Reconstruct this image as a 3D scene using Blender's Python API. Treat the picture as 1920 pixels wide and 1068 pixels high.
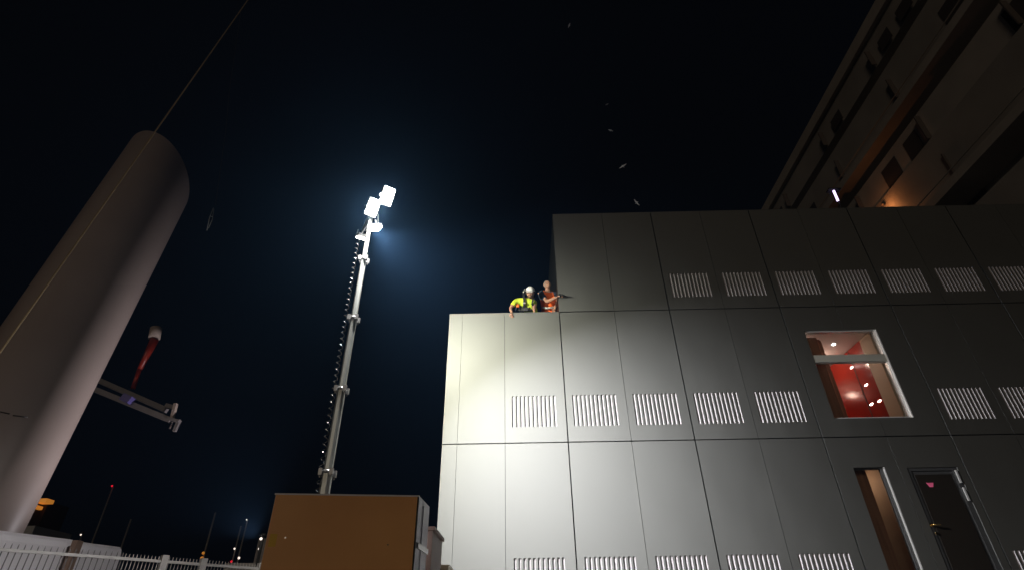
import bpy, bmesh, math, random
from mathutils import Vector, Matrix
random.seed(7)
SC = bpy.context.scene
C = SC.collection
for o in list(bpy.data.objects):
    bpy.data.objects.remove(o)
PI = math.pi

# ------------------------------------------------------------------ camera
# origin of the scene = the lens; ground is at z = GZ
GZ = -1.6
F_, PITCH, YAW, ROLL = 1020.0, 0.580774, -0.01266, -0.01396
Fw = Vector((math.sin(YAW)*math.cos(PITCH), math.cos(YAW)*math.cos(PITCH), math.sin(PITCH)))
R0 = Vector((math.cos(YAW), -math.sin(YAW), 0)); U0 = R0.cross(Fw)
Rt = math.cos(ROLL)*R0 + math.sin(ROLL)*U0
Up = -math.sin(ROLL)*R0 + math.cos(ROLL)*U0
cd = bpy.data.cameras.new('camera'); cam = bpy.data.objects.new('camera', cd); C.objects.link(cam)
m = Matrix((Rt, Up, -Fw)).transposed().to_4x4()
cam.matrix_world = m
cd.sensor_width = 36; cd.lens = F_/1920*36; cd.clip_end = 3000; cd.clip_start = .05
SC.camera = cam

# ------------------------------------------------------------------ night sky
w = bpy.data.worlds.new('World'); SC.world = w; w.use_nodes = True
nt = w.node_tree; bg = nt.nodes['Background']
bg.inputs['Color'].default_value = (.55, .66, 1, 1)
bg.inputs['Strength'].default_value = .0020
# dim warm town light from behind the camera
sd = bpy.data.lights.new('sun', 'SUN'); sun = bpy.data.objects.new('sun', sd); C.objects.link(sun)
sd.energy = .17; sd.angle = math.radians(12); sd.color = (1, .80, .58)
sun.rotation_euler = Vector((-.42, -.88, .22)).to_track_quat('Z', 'Y').to_euler()
SC.view_settings.view_transform = 'Standard'; SC.view_settings.look = 'None'
SC.view_settings.exposure = 0; SC.view_settings.gamma = 1
SC.view_settings.use_curve_mapping = False
cy = SC.cycles
cy.use_denoising = True; cy.max_bounces = 6; cy.transparent_max_bounces = 8; cy.volume_bounces = 0
cy.sample_clamp_indirect = 3; cy.caustics_reflective = True; cy.caustics_refractive = False

def px(x, y, Y=None, X=None, Z=None):
    """a point of the place, from where the survey photo shows it and one known coordinate"""
    d = Fw + Rt*((x-960)/F_) + Up*((534-y)/F_)
    k = Y/d.y if Y is not None else X/d.x if X is not None else Z/d.z
    return d*k

# ------------------------------------------------------------------ materials
def mat(name, col, rough=.5, metal=0, noise=0, nscale=3, bump=0, bscale=40, emit=None, es=0, spec=.5, coat=0, detail=4, stretch=None):
    M = bpy.data.materials.new(name); M.use_nodes = True
    n = M.node_tree.nodes; l = M.node_tree.links; b = n['Principled BSDF']
    b.inputs['Base Color'].default_value = (*col, 1); b.inputs['Roughness'].default_value = rough
    b.inputs['Metallic'].default_value = metal; b.inputs['Specular IOR Level'].default_value = spec
    b.inputs['Coat Weight'].default_value = coat
    if noise or bump:
        tc = n.new('ShaderNodeTexCoord'); mp = n.new('ShaderNodeMapping')
        if stretch: mp.inputs['Scale'].default_value = stretch
        l.new(tc.outputs['Object'], mp.inputs['Vector'])
    if noise:
        t = n.new('ShaderNodeTexNoise'); t.inputs['Scale'].default_value = nscale; t.inputs['Detail'].default_value = detail
        l.new(mp.outputs['Vector'], t.inputs['Vector'])
        mx = n.new('ShaderNodeMix'); mx.data_type = 'RGBA'
        r = n.new('ShaderNodeMapRange'); r.inputs['From Min'].default_value = .3; r.inputs['From Max'].default_value = .7
        l.new(t.outputs['Fac'], r.inputs['Value']); l.new(r.outputs['Result'], mx.inputs['Factor'])
        mx.inputs['A'].default_value = tuple(c*(1-noise) for c in col)+(1,)
        mx.inputs['B'].default_value = tuple(min(1, c*(1+noise*.6)) for c in col)+(1,)
        l.new(mx.outputs['Result'], b.inputs['Base Color'])
        rr = n.new('ShaderNodeMapRange'); rr.inputs['To Min'].default_value = max(.02, rough-.05); rr.inputs['To Max'].default_value = rough+.05
        l.new(t.outputs['Fac'], rr.inputs['Value']); l.new(rr.outputs['Result'], b.inputs['Roughness'])
    if bump:
        t2 = n.new('ShaderNodeTexNoise'); t2.inputs['Scale'].default_value = bscale; t2.inputs['Detail'].default_value = 3
        l.new(mp.outputs['Vector'], t2.inputs['Vector'])
        bp = n.new('ShaderNodeBump'); bp.inputs['Strength'].default_value = bump; bp.inputs['Distance'].default_value = .02
        l.new(t2.outputs['Fac'], bp.inputs['Height']); l.new(bp.outputs['Normal'], b.inputs['Normal'])
    if emit:
        b.inputs['Emission Color'].default_value = (*emit, 1); b.inputs['Emission Strength'].default_value = es
    return M

def glass(name, tint=(1, 1, 1), mixf=.12):
    M = bpy.data.materials.new(name); M.use_nodes = True
    n = M.node_tree.nodes; l = M.node_tree.links; n.clear()
    out = n.new('ShaderNodeOutputMaterial'); mx = n.new('ShaderNodeMixShader')
    tr = n.new('ShaderNodeBsdfTransparent'); tr.inputs['Color'].default_value = (*tint, 1)
    gl = n.new('ShaderNodeBsdfGlossy'); gl.inputs['Roughness'].default_value = .03
    fr = n.new('ShaderNodeFresnel'); fr.inputs['IOR'].default_value = 1.5
    l.new(fr.outputs[0], mx.inputs[0]); l.new(tr.outputs[0], mx.inputs[1]); l.new(gl.outputs[0], mx.inputs[2])
    l.new(mx.outputs[0], out.inputs[0]); return M

M = dict(
    panel=mat('satin_grey_cladding', (.075, .079, .076), .6, metal=0, noise=.14, nscale=1.6, stretch=(1.6, 1, .45), bump=.015, bscale=6, spec=.3),
    slat=mat('white_louvre', (.46, .435, .45), .55),
    body=mat('black_backing', (.012, .012, .012), .8),
    alu=mat('aluminium_frame', (.75, .74, .72), .35, metal=.6),
    trans=mat('grey_transom', (.30, .29, .25), .5),
    dframe=mat('dark_grey_frame', (.06, .06, .06), .45, metal=.4),
    dglass=mat('smoked_glass', (.016, .013, .010), .10, spec=.5),
    glass=glass('window_glass', (.93, .95, .95)),
    cream=mat('cream_inner_wall', (.66, .54, .40), .6),
    ceil=mat('white_inner_ceiling', (.80, .70, .66), .6),
    red=mat('red_gloss_wall', (.36, .022, .008), .16, spec=.7),
    wood=mat('brown_wood', (.32, .15, .09), .35, noise=.3, nscale=2, stretch=(8, 8, .5)),
    lwood=mat('warm_light_wood', (.50, .27, .18), .35, noise=.25, nscale=2, stretch=(8, 8, .5)),
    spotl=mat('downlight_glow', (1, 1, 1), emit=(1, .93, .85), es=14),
    brass=mat('brass', (.8, .55, .22), .22, metal=1),
    pink=mat('pink_sticker', (.75, .12, .25), .6, emit=None),
    steel=mat('galvanised_steel', (.34, .36, .34), .38, metal=.45, noise=.12, nscale=9, bump=.05, bscale=30, stretch=(1, 1, .3)),
    collar=mat('cast_collar', (.26, .26, .26), .42, metal=.6, noise=.2, nscale=20),
    lamp=mat('lamp_lens', (1, 1, 1), emit=(1, .97, .86), es=60),
    lampbody=mat('lamp_housing', (.25, .25, .25), .5, metal=.3),
    cord=mat('black_spiral_cord', (.03, .03, .03), .3, spec=.8),
    ochre=mat('sodium_tinted_front', (.98, .47, .17), .38, noise=.13, nscale=1.3, bump=.04, bscale=5),  # warm sodium light on the cabinet front, put into the base colour
    white=mat('white_paint', (.86, .84, .88), .4, noise=.05, nscale=2),
    taupe=mat('taupe_paint', (.24, .16, .125), .55, noise=.06, nscale=2),
    creamp=mat('cream_paint', (.78, .72, .55), .5),
    yellow=mat('yellow_label', (.85, .50, .04), .45),
    tube=mat('grey_tube_paint', (.42, .34, .305), .34, noise=.05, nscale=.7, bump=.015, bscale=3, coat=.25),
    dirt=mat('dark_seam', (.05, .035, .03), .6),
    rope=mat('pale_rope', (.42, .31, .17), .8, bump=.5, bscale=200),
    fence=mat('fence_white', (.50, .48, .47), .45, noise=.08, nscale=8),
    fencep=mat('fence_grey', (.16, .15, .16), .5),
    plastic=mat('white_grp', (.78, .74, .78), .42, noise=.05, nscale=1.2, bump=.02, bscale=3),
    arm=mat('grey_arm', (.15, .135, .135), .5, noise=.12, nscale=4),
    redp=mat('red_ram', (.26, .022, .01), .4),
    purple=mat('purple_tape', (.10, .08, .26), .5),
    capm=mat('cap_white', (.40, .32, .27), .6, noise=.1, nscale=8),
    skin=mat('skin', (.52, .28, .19), .5, noise=.06, nscale=30),
    hiyel=mat('hi_vis_yellow', (.62, .78, .05), .75, noise=.08, nscale=14, bump=.5, bscale=18),
    hior=mat('hi_vis_orange', (.95, .15, .015), .7, noise=.08, nscale=14, bump=.5, bscale=18),
    navy=mat('navy_cloth', (.03, .05, .08), .85, bump=.4, bscale=25),
    black=mat('black_webbing', (.02, .02, .02), .7),
    helmet=mat('white_helmet', (.85, .86, .86), .3),
    refl=mat('reflective_tape', (.62, .60, .55), .35),
    hair=mat('grey_hair', (.42, .36, .32), .9, bump=.6, bscale=120),
    beard=mat('brown_beard', (.14, .07, .045), .9, bump=.6, bscale=140),
    lens=mat('clear_lens', (.10, .09, .08), .1),
    eye=mat('eye', (.05, .04, .04), .3),
    hull=mat('ship_paint', (.36, .33, .30), .6, noise=.18, nscale=.35, bump=.03, bscale=1),
    hull2=mat('ship_deck_edge', (.44, .40, .36), .6, noise=.12, nscale=.6),
    hulld=mat('ship_recess', (.36, .32, .28), .8, noise=.3, nscale=.4),
    swin=mat('ship_window', (.075, .065, .06), .4),
    sframe=mat('ship_window_frame', (.12, .10, .09), .6),
    bulb=mat('warm_bulb', (1, .5, .2), emit=(1, .42, .12), es=8),
    tubeglow=mat('violet_tube', (1, 1, 1), emit=(.80, .62, 1), es=2.6),
    redl=mat('red_beacon', (1, 0, 0), emit=(1, .02, .05), es=.7),
    whl=mat('white_beacon', (1, 1, 1), emit=(1, .85, .75), es=1.3),
    amb=mat('amber_beacon', (1, .5, .1), emit=(1, .36, .05), es=.35),
    bird=mat('gull_feathers', (.5, .5, .5), .8),
    mast=mat('boat_mast', (.34, .32, .30), .5, metal=.3),
    boat=mat('boat_hull', (.30, .30, .31), .4),
    quay=mat('quay_concrete', (.13, .125, .12), .85, noise=.25, nscale=1.5, bump=.3, bscale=20),
    water=mat('harbour_water', (.004, .007, .010), .08, bump=.5, bscale=3),
)

def anodise(Mt, col, rough, fac):
    """satin anodised sheet: a broad soft metallic sheen over the painted base"""
    n = Mt.node_tree.nodes; l = Mt.node_tree.links; b = n['Principled BSDF']
    g = n.new('ShaderNodeBsdfGlossy'); g.distribution = 'BECKMANN'
    g.inputs['Color'].default_value = (*col, 1)
    rs_ = n.new('ShaderNodeMapRange'); rs_.inputs['To Min'].default_value = rough-.02; rs_.inputs['To Max'].default_value = rough+.02
    l.new(n['Noise Texture'].outputs['Fac'], rs_.inputs['Value']); l.new(rs_.outputs['Result'], g.inputs['Roughness'])
    l.new(b.inputs['Normal'].links[0].from_socket, g.inputs['Normal'])
    mx = n.new('ShaderNodeMixShader'); mx.inputs[0].default_value = fac
    l.new(b.outputs[0], mx.inputs[1]); l.new(g.outputs[0], mx.inputs[2]); l.new(mx.outputs[0], n['Material Output'].inputs[0])
anodise(M['panel'], (.295, .30, .288), .70, .72)

# ------------------------------------------------------------------ mesh helpers
class MB:
    def __init__(s): s.b = bmesh.new()
    def box(s, x0, x1, y0, y1, z0, z1, mt=None):
        v = [Vector(p) for p in ((x0,y0,z0),(x1,y0,z0),(x1,y1,z0),(x0,y1,z0),(x0,y0,z1),(x1,y0,z1),(x1,y1,z1),(x0,y1,z1))]
        if mt is not None: v = [mt @ p for p in v]
        v = [s.b.verts.new(p) for p in v]
        for f in ((3,2,1,0),(4,5,6,7),(0,1,5,4),(1,2,6,5),(2,3,7,6),(3,0,4,7)): s.b.faces.new([v[i] for i in f])
        return s
    def prism(s, base, top):
        a = [s.b.verts.new(p) for p in base]; c = [s.b.verts.new(p) for p in top]; n = len(a)
        s.b.faces.new(a[::-1]); s.b.faces.new(c)
        for i in range(n): s.b.faces.new((a[i], a[(i+1)%n], c[(i+1)%n], c[i]))
        return s
    def tube(s, pts, r, seg=10, cap=True):
        pts = [Vector(p) for p in pts]; rs = r if isinstance(r, (list, tuple)) else [r]*len(pts)
        rings = []; ref = None
        for i, p in enumerate(pts):
            d = (pts[min(i+1, len(pts)-1)]-pts[max(i-1, 0)]).normalized()
            if ref is None: ref = Vector((0, 0, 1)) if abs(d.z) < .9 else Vector((1, 0, 0))
            e1 = (ref - d*ref.dot(d)).normalized(); e2 = d.cross(e1); ref = e1
            rings.append([s.b.verts.new(p + rs[i]*(math.cos(2*PI*k/seg)*e1 + math.sin(2*PI*k/seg)*e2)) for k in range(seg)])
        for a, c in zip(rings, rings[1:]):
            for k in range(seg):
                f = s.b.faces.new((a[k], a[(k+1)%seg], c[(k+1)%seg], c[k])); f.smooth = seg > 6
        if cap: s.b.faces.new(rings[0][::-1]); s.b.faces.new(rings[-1])
        return s
    def ball(s, c, r, seg=12, mt=None):
        q = Matrix.Translation(c) @ (mt or Matrix()) @ Matrix.Diagonal((*((r,)*3 if not isinstance(r, tuple) else r), 1))
        g = bmesh.ops.create_uvsphere(s.b, u_segments=seg, v_segments=max(6, seg//2+2), radius=1, matrix=q)
        for v in g['verts']:
            for f in v.link_faces: f.smooth = True
        return s
    def bevel(s, w, n=2):
        bmesh.ops.bevel(s.b, geom=[e for e in s.b.edges if e.calc_face_angle(0) > .5], offset=w, segments=n, affect='EDGES', profile=.6)
        return s
    def build(s, name, m, parent=None):
        bmesh.ops.recalc_face_normals(s.b, faces=s.b.faces[:])
        me = bpy.data.meshes.new(name); s.b.to_mesh(me); s.b.free()
        me.materials.append(m)
        return link(name, me, parent)

def link(name, me, parent=None):
    o = bpy.data.objects.new(name, me); C.objects.link(o)
    if parent: o.parent = parent
    return o
def thing(name, label, cat, group=None, loc=(0, 0, 0)):
    o = bpy.data.objects.new(name, None); C.objects.link(o); o.location = loc
    o.empty_display_size = .2
    return tag(o, label, cat, group)
def tag(o, label, cat, group=None):
    o['label'] = label; o['category'] = cat
    if group: o['group'] = group
    return o
def struct(o): o['kind'] = 'structure'; return o

def sheet(x0, x1, z0, z1, holes, t):
    """upright plate, front at y=0 and t deep, with rectangular openings cut through"""
    xs = sorted({x0, x1, *[h[0] for h in holes], *[h[1] for h in holes]})
    zs = sorted({z0, z1, *[h[2] for h in holes], *[h[3] for h in holes]})
    nx, nz = len(xs)-1, len(zs)-1
    def full(i, j):
        if not (0 <= i < nx and 0 <= j < nz): return False
        cx, cz = (xs[i]+xs[i+1])/2, (zs[j]+zs[j+1])/2
        return not any(h[0] < cx < h[1] and h[2] < cz < h[3] for h in holes)
    b = MB(); V = {}
    def v(i, j, k):
        if (i, j, k) not in V: V[i, j, k] = b.b.verts.new((xs[i], t*k, zs[j]))
        return V[i, j, k]
    F = b.b.faces.new
    for i in range(nx):
        for j in range(nz):
            if not full(i, j): continue
            F((v(i,j,0), v(i+1,j,0), v(i+1,j+1,0), v(i,j+1,0)))
            F((v(i,j,1), v(i,j+1,1), v(i+1,j+1,1), v(i+1,j,1)))
            if not full(i-1, j): F((v(i,j,0), v(i,j+1,0), v(i,j+1,1), v(i,j,1)))
            if not full(i+1, j): F((v(i+1,j,0), v(i+1,j,1), v(i+1,j+1,1), v(i+1,j+1,0)))
            if not full(i, j-1): F((v(i,j,0), v(i,j,1), v(i+1,j,1), v(i+1,j,0)))
            if not full(i, j+1): F((v(i,j+1,0), v(i+1,j+1,0), v(i+1,j+1,1), v(i,j+1,1)))
    return b

# ------------------------------------------------------------------ ground and water
struct(MB().box(-14, 60, -12, 34, GZ-.5, GZ).build('quay_ground', M['quay']))
struct(MB().box(-900, 900, -300, 1400, GZ-2.6, GZ-2.4).build('harbour_water', M['water']))

# ------------------------------------------------------------------ the building
FY = 10.82; X0 = -1.58; HW = 1.261            # facade plane, left corner, half module
LV = [.33, 3.33, 6.335, 9.25]                 # levels of the joints
XR = X0 + 15*HW
bld = thing('modular_building', 'dark grey panel-clad modular building with louvre grilles and stepped roof', 'building', loc=(X0, FY, GZ))
def bpart(o):
    o.location = Vector(o.location) - Vector(bld.location); o.parent = bld; return o
WIN = (6.35, 7.95, 3.71, 5.73); SIDE = (6.385, 6.985, .36, 2.74); DOOR = (7.40, 8.36, .36, 2.72)
def jx(k): return X0 + HW*k
# backing wall behind the cladding
o = sheet(X0+.03, XR, GZ+.02, LV[2]-.05, [WIN, SIDE, DOOR], .12).build('wall', M['body']); o.location = (0, FY+.055, 0); bpart(o)
bpart(MB().box(jx(2)+.03, XR, FY+.055, FY+.17, LV[2]-.04, LV[3]-.04).build('wall', M['body']))
bpart(MB().box(X0+.03, X0+.15, FY+.2, FY+9, GZ+.02, LV[2]-.05).build('wall', M['body']))
bpart(MB().box(jx(2)+.03, jx(2)+.15, FY+.2, FY+9, 5.5, LV[3]-.04).build('wall', M['body']))
bpart(MB().box(X0+.16, jx(2)+.02, FY+.18, FY+9, 5.38, 5.5).build('roof', M['body']))
bpart(MB().box(jx(2)+.16, XR, FY+.18, FY+9, LV[3]-.16, LV[3]-.06).build('roof', M['body']))
# coping strips
bpart(MB().box(X0, jx(2)-.012, FY-.004, FY+.2, LV[2]-.012, LV[2]+.006).build('coping', M['panel']))
bpart(MB().box(jx(2)-.004, XR, FY-.004, FY+.2, LV[3]-.01, LV[3]+.008).build('coping', M['panel']))

# louvre slat, one mesh shared by all: an inclined blade rising to the right
PER = .0862; SW = .050; GH = .66; SD = .040
def slat_mesh():
    b = MB()
    def ring(z): return [(.017, SD, z), (SW-.001, .003, z), (SW-.001, SD, z)]
    n = 3
    b.prism(ring(-GH/2+.001), ring(GH/2-.001))
    bmesh.ops.recalc_face_normals(b.b, faces=b.b.faces[:])
    me = bpy.data.meshes.new('slat'); b.b.to_mesh(me); b.b.free(); me.materials.append(M['slat']); return me
SLAT = slat_mesh()
T = .045
def panel(x0, x1, z0, z1, grille=None, holes=(), gap=(.005, .005, .011, .011)):
    """one cladding sheet; grille = z of the grille centre"""
    xa, xb, za, zb = x0+gap[0], x1-gap[1], z0+gap[2], z1-gap[3]
    cx, cz = (xa+xb)/2, (za+zb)/2
    hs = [(max(h[0]-cx, xa-cx-1), min(h[1]-cx, xb-cx+1), h[2]-cz, h[3]-cz) for h in holes]
    hs = [(max(a, xa-cx), min(b, xb-cx), max(c, za-cz), min(d, zb-cz)) for a, b, c, d in hs]
    hs = [h for h in hs if h[0] < h[1] and h[2] < h[3]]
    if grille is not None:
        gx = x0 + .145 - cx; gz = grille - cz
        sl = [(gx+i*PER, gx+i*PER+SW, gz-GH/2, gz+GH/2) for i in range(11)]
        hs += sl
    o = sheet(xa-cx, xb-cx, za-cz, zb-cz, hs, T).build('panel', M['panel'])
    o.location = (cx, FY, cz)
    o.rotation_euler = (math.radians(random.uniform(-.10, .10)), 0, math.radians(random.uniform(-.16, .16)))
    bpart(o)
    if grille is not None:
        for s in sl:
            q = link('slat', SLAT, o); q.location = (s[0], 0, gz)
    return o
BG, SG = .012, .004
for row in range(4):
    z0, z1 = [(GZ+.1, .33), (.33, 3.33), (3.33, 6.335), (6.335, 9.25)][row]
    for k in range(15):
        if row == 3 and k < 2: continue
        a, b = jx(k), jx(k+1)
        gl, gr = (BG, SG) if k % 2 == 0 else (SG, BG)
        g = None; hs = []
        if row == 1:
            g = .93 if 1 <= k <= 5 or k >= 8 else None; hs = [SIDE, DOOR]
        if row == 2:
            g = 3.985 if 1 <= k <= 5 or k >= 8 else None; hs = [WIN]
        if row == 3: g = 7.0 if k >= 4 else None
        if k == 0:      # corner return piece, then the wider sheet
            panel(a, -1.28, z0, z1, None, (), (0, .003, .011, .011))
            panel(-1.28, b, z0, z1, None, (), (.003, gr, .011, .011))
        else:
            panel(a, b, z0, z1, g, hs, (gl, gr, .011, .011))
# cladding on the left flank of the upper storey
for i in range(4):
    o = sheet(0, 2.2, LV[2]+.01, LV[3]-.01, [], .03).build('panel', M['panel'])
    o.rotation_euler = (0, 0, PI/2); o.location = (jx(2)+.03, FY+.05+i*2.21, 0)
    # plate local +x runs away from the facade
    bpart(o)
for r_ in range(1, 3):
    for i in range(4):
        o = sheet(0, 2.2, LV[r_-1]+.01, LV[r_]-.01, [], .03).build('panel', M['panel'])
        o.rotation_euler = (0, 0, PI/2); o.location = (X0+.03, FY+.05+i*2.21, 0); bpart(o)

# big window
x0, x1, z0, z1 = WIN
fr = bpart(sheet(x0+.002, x1-.002, z0+.002, z1-.002, [(x0+.03, x1-.045, z0+.03, 4.955), (x0+.03, x1-.045, 5.14, z1-.03)], .07).build('window_frame', M['alu']))
fr.location.y = .035
tr = MB().box(x0+.004, x1-.05, FY+.012, FY+.034, 4.965, 5.13).build('transom', M['trans']); bpart(tr)
for a, b in ((z0+.03, 4.955), (5.14, z1-.03)):
    bpart(MB().box(x0+.03, x1-.045, FY+.075, FY+.085, a, b).build('pane', M['glass']))
# reveal trims around the openings
for h in (WIN, SIDE):
    bpart(MB().box(h[1]-.022, h[1]-.001, FY-.004, FY+.034, h[2]+.002, h[3]-.002).build('reveal_trim', M['alu']))
# sidelight
x0, x1, z0, z1 = SIDE
fr = bpart(sheet(x0+.002, x1-.023, z0+.002, z1-.002, [(x0+.02, x1-.07, z0+.03, z1-.03)], .07).build('window_frame', M['dframe'])); fr.location.y = .035
bpart(MB().box(x0+.02, x1-.07, FY+.075, FY+.085, z0+.03, z1-.03).build('pane', M['glass']))
# the rooms behind
def room(name, x0, x1, y0, y1, z0, z1, mats):
    t = .05
    wl, wr, wb, wc, wf = mats
    for n_, bx, m_ in (('inner_wall', (x0-t, x0, y0, y1, z0, z1), wl), ('inner_wall', (x1, x1+t, y0, y1, z0, z1), wr),
                       ('inner_wall', (x0, x1, y1, y1+t, z0, z1), wb), ('ceiling', (x0-t, x1+t, y0, y1+t, z1, z1+t), wc), ('floor', (x0-t, x1+t, y0, y1+t, z0-t, z0), wf)):
        bpart(MB().box(*bx).build(n_, m_))
room('upper', 5.2, 9.6, FY+.19, FY+5.5, 3.36, 5.78, (M['cream'], M['cream'], M['red'], M['ceil'], M['wood']))
bpart(MB().box(7.90, 8.02, FY+.20, FY+.62, 3.37, 5.77).bevel(.012).build('inner_wall', M['cream']))
rw = bpart(MB().box(7.90, 8.0, FY+.625, FY+5.4, 3.37, 5.765).build('partition', M['red']))
bpart(MB().box(7.892, 7.8985, FY+1.15, FY+1.17, 3.38, 5.76).build('partition_seam', M['dirt']))
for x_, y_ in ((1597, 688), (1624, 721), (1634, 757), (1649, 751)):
    q = px(x_, y_, X=7.895); bpart(MB().ball(q, (.012, .065, .020), 10).build('downlight_reflection', M['spotl']))  # glowing discs drawn as reflections of the downlights in the red gloss
for a, b, y in ((6.36, 6.43, .20), (6.50, 6.72, .26), (6.79, 6.84, .36), (6.88, 6.90, .42)):
    bpart(MB().box(a, b, FY+y, FY+y+.05, 3.37, 5.68 if a > 6.45 else 5.765).bevel(.006).build('wood_post', M['lwood']))
bpart(MB().box(6.44, 6.49, FY+.30, FY+.33, 3.37, 5.70).build('wood_post', M['cream']))
for X, Y in ((7.41, 11.63), (7.2, 12.9), (7.3, 14.2), (6.5, 13.4), (6.3, 12.2)):
    bpart(MB().tube([(X, Y, 5.777), (X, Y, 5.765)], .038, 16).build('downlight', M['spotl']))
room('lower', 5.6, 7.3, FY+.19, FY+2.2, .30, 3.1, (M['wood'], M['cream'], M['wood'], M['wood'], M['wood']))
bpart(MB().box(6.39, 6.74, FY+.24, FY+.29, .33, 3.05).build('curtain', M['lwood']))
bpart(MB().tube([(6.42, FY+.215, 2.6), (6.42, FY+.215, 1.2)], .006, 6).build('beaded_cord', M['alu']))
def point(loc, e, col, r=.05):
    ld = bpy.data.lights.new('room_lamp', 'POINT'); ld.energy = e; ld.color = col; ld.shadow_soft_size = r
    lo = bpy.data.objects.new('room_lamp', ld); C.objects.link(lo); lo.location = loc; return lo
point((7.2, 12.35, 5.6), 19, (1, .70, .55), .06)
point((6.7, 14.3, 5.55), 8, (1, .62, .48), .06)
point((6.9, 11.9, 2.7), 3.2, (1, .62, .42), .08)
# door
x0, x1, z0, z1 = DOOR
bpart(sheet(x0+.004, x1-.004, z0+.002, z1-.002, [(x0+.06, x1-.10, z0+.03, z1-.06)], .06).build('door_frame', M['dframe'])).location.y = .014
dr = bpart(MB().box(x0+.065, x1-.105, FY+.03, FY+.07, z0+.035, z1-.065).build('door', M['dframe']))
gp = MB().box(x0+.11-X0, x1-.16-X0, .018, .029, z0+.1-GZ, z1-.13-GZ).build('glass_panel', M['dglass']); gp.parent = dr
gl_ = dr.location.copy()
for q in (gp,): q.parent = dr; q.location = -gl_ + Vector((0, 0, 0))
def dpart(o):        # world-space mesh -> child of the door
    o.parent = dr; o.location = -Vector(bld.location) - Vector(dr.location); return o
dpart(MB().tube([(7.455, FY+.02, 1.70), (7.455, FY-.035, 1.70), (7.58, FY-.035, 1.695)], .014, 8).build('handle', M['brass']))
dpart(MB().tube([(7.455, FY+.028, 1.70), (7.455, FY+.012, 1.70)], .034, 14).build('handle_rose', M['brass']))
dpart(MB().tube([(7.47, FY+.028, 1.56), (7.47, FY-.005, 1.56)], .024, 12).build('lock_cylinder', M['brass']))
dpart(MB().prism([(7.66, FY+.016, 2.44), (7.80, FY+.016, 2.44), (7.765, FY+.016, 2.36), (7.70, FY+.016, 2.36)],
                 [(7.66, FY+.0175, 2.44), (7.80, FY+.0175, 2.44), (7.765, FY+.0175, 2.36), (7.70, FY+.0175, 2.36)]).build('sticker', M['pink']))
for a, b in ((2.42, 2.66), (2.10, 2.34)):
    bpart(MB().box(8.285, 8.315, FY-.02, FY+.008, a, b).bevel(.006).build('hinge', M['alu']))

# lamp standing on the roof
t = thing('roof_lamp', 'slim lit roof lamp with flat dark cap above the dark building', 'lamp', loc=(10.1, 13.4, 9.2))
def local(o, par): o.location = -Vector(par.location); o.parent = par; return o
a, b = px(1563, 358, Y=13.4), px(1577, 390, Y=13.4)
local(MB().tube([(b.x, 13.4, 9.2), (b.x, 13.4, b.z), tuple(a.lerp(b, .62))], .025, 8).build('pole', M['dframe']), t)
local(MB().tube([tuple(a), tuple(a.lerp(b, .60))], .034, 10).build('glow_tube', M['tubeglow']), t)
local(MB().box(a.x-.19, a.x+.20, 13.3, 13.5, a.z+.0, a.z+.04).bevel(.01).build('cap', M['body']), t)

# ------------------------------------------------------------------ cruise ship beyond the roof
SX = 25.0
ship = thing('cruise_ship', 'towering dark cruise ship with rows of balcony decks rising behind the building', 'ship', loc=(SX+8, 40, GZ-2.4))
def sp(o): return local(o, ship)
HULL0, HULL1 = 12.6, 58
sp(MB().box(SX+1.6, SX+18, 2, HULL1, GZ-2.2, 36.2).bevel(.25).build('hull', M['hulld']))
LEV = [(36.6, 35.6, 0, 'hull2'), (35.55, 33.2, .35, 'hull'), (32.2, 29.2, .2, 'hull'), (28.95, 28.35, -.35, 'hull2'), (27.4, 25.2, .25, 'hull2'),
       (25.0, 21.9, 0, 'hull'), (21.75, 21.2, -.35, 'hull2'), (19.8, 17.4, .2, 'hull'), (17.2, 16.6, -.3, 'hull2'), (14.6, 12.6, .1, 'hull')]
for z1, z0, dx, mm in LEV:
    sp(MB().box(SX+dx, SX+1.58, 3, HULL1-.6, z0, z1).bevel(.06, 1).build('deck_side', M[mm]))
# thin white rail tube under the deck edges
for z in (28.1, 21.0):
    sp(MB().tube([(SX-.5, 3, z+.95), (SX-.5, HULL1-1, z+.95)], .04, 6).build('rail', M['hull2']))
WZ = [(33.15, 32.25), (28.3, 27.45), (21.15, 19.85), (16.5, 14.7)]
rb = random.Random(3)
wm = MB().box(0, .06, 0, 1.5, 0, 1).build('window', M['swin']); wmesh = wm.data; bpy.data.objects.remove(wm)
fm = sheet(-.1, 1.6, -.08, 1.08, [(0, 1.5, 0, 1)], .1).build('frame', M['sframe']); fmesh = fm.data; bpy.data.objects.remove(fm)
for za, zb in WZ:
    for i in range(14):
        y = 13 + i*2.6
        if rb.random() < .82: continue
        q = link('window', wmesh, ship); q.location = Vector((SX+1.50, y, zb+.1)) - Vector(ship.location); q.scale = (1, 1+.3*rb.random(), za-zb-.2)
        f = link('window_frame', fmesh, q); f.rotation_euler = (0, 0, PI/2); f.location = (.05, 0, 0)
# balcony windows and partitions on the broad bands
for z, h in ((25.25, 1.5), (29.5, 1.3), (22.0, 1.2), (17.5, 1.5), (33.3, 1.0)):
    for i in range(16):
        y = 12.6 + i*2.25
        if rb.random() < .68: continue
        q = link('window', wmesh, ship); q.location = Vector((SX+(.22 if z in (25.25,) else -.03 if z == 22.0 else .17), y, z)) - Vector(ship.location); q.scale = (.5, .75+.3*rb.random(), h)
    pm = MB().box(-.35, 0, 0, .08, 0, 1).build('partition', M['sframe']); pme = pm.data; bpy.data.objects.remove(pm)
    for i in range(5):
        q = link('partition', pme, ship); q.location = Vector((SX+.2, 14+i*7.3+z*.07, z-.2)) - Vector(ship.location); q.scale = (1, 1, h+.5)
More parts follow.
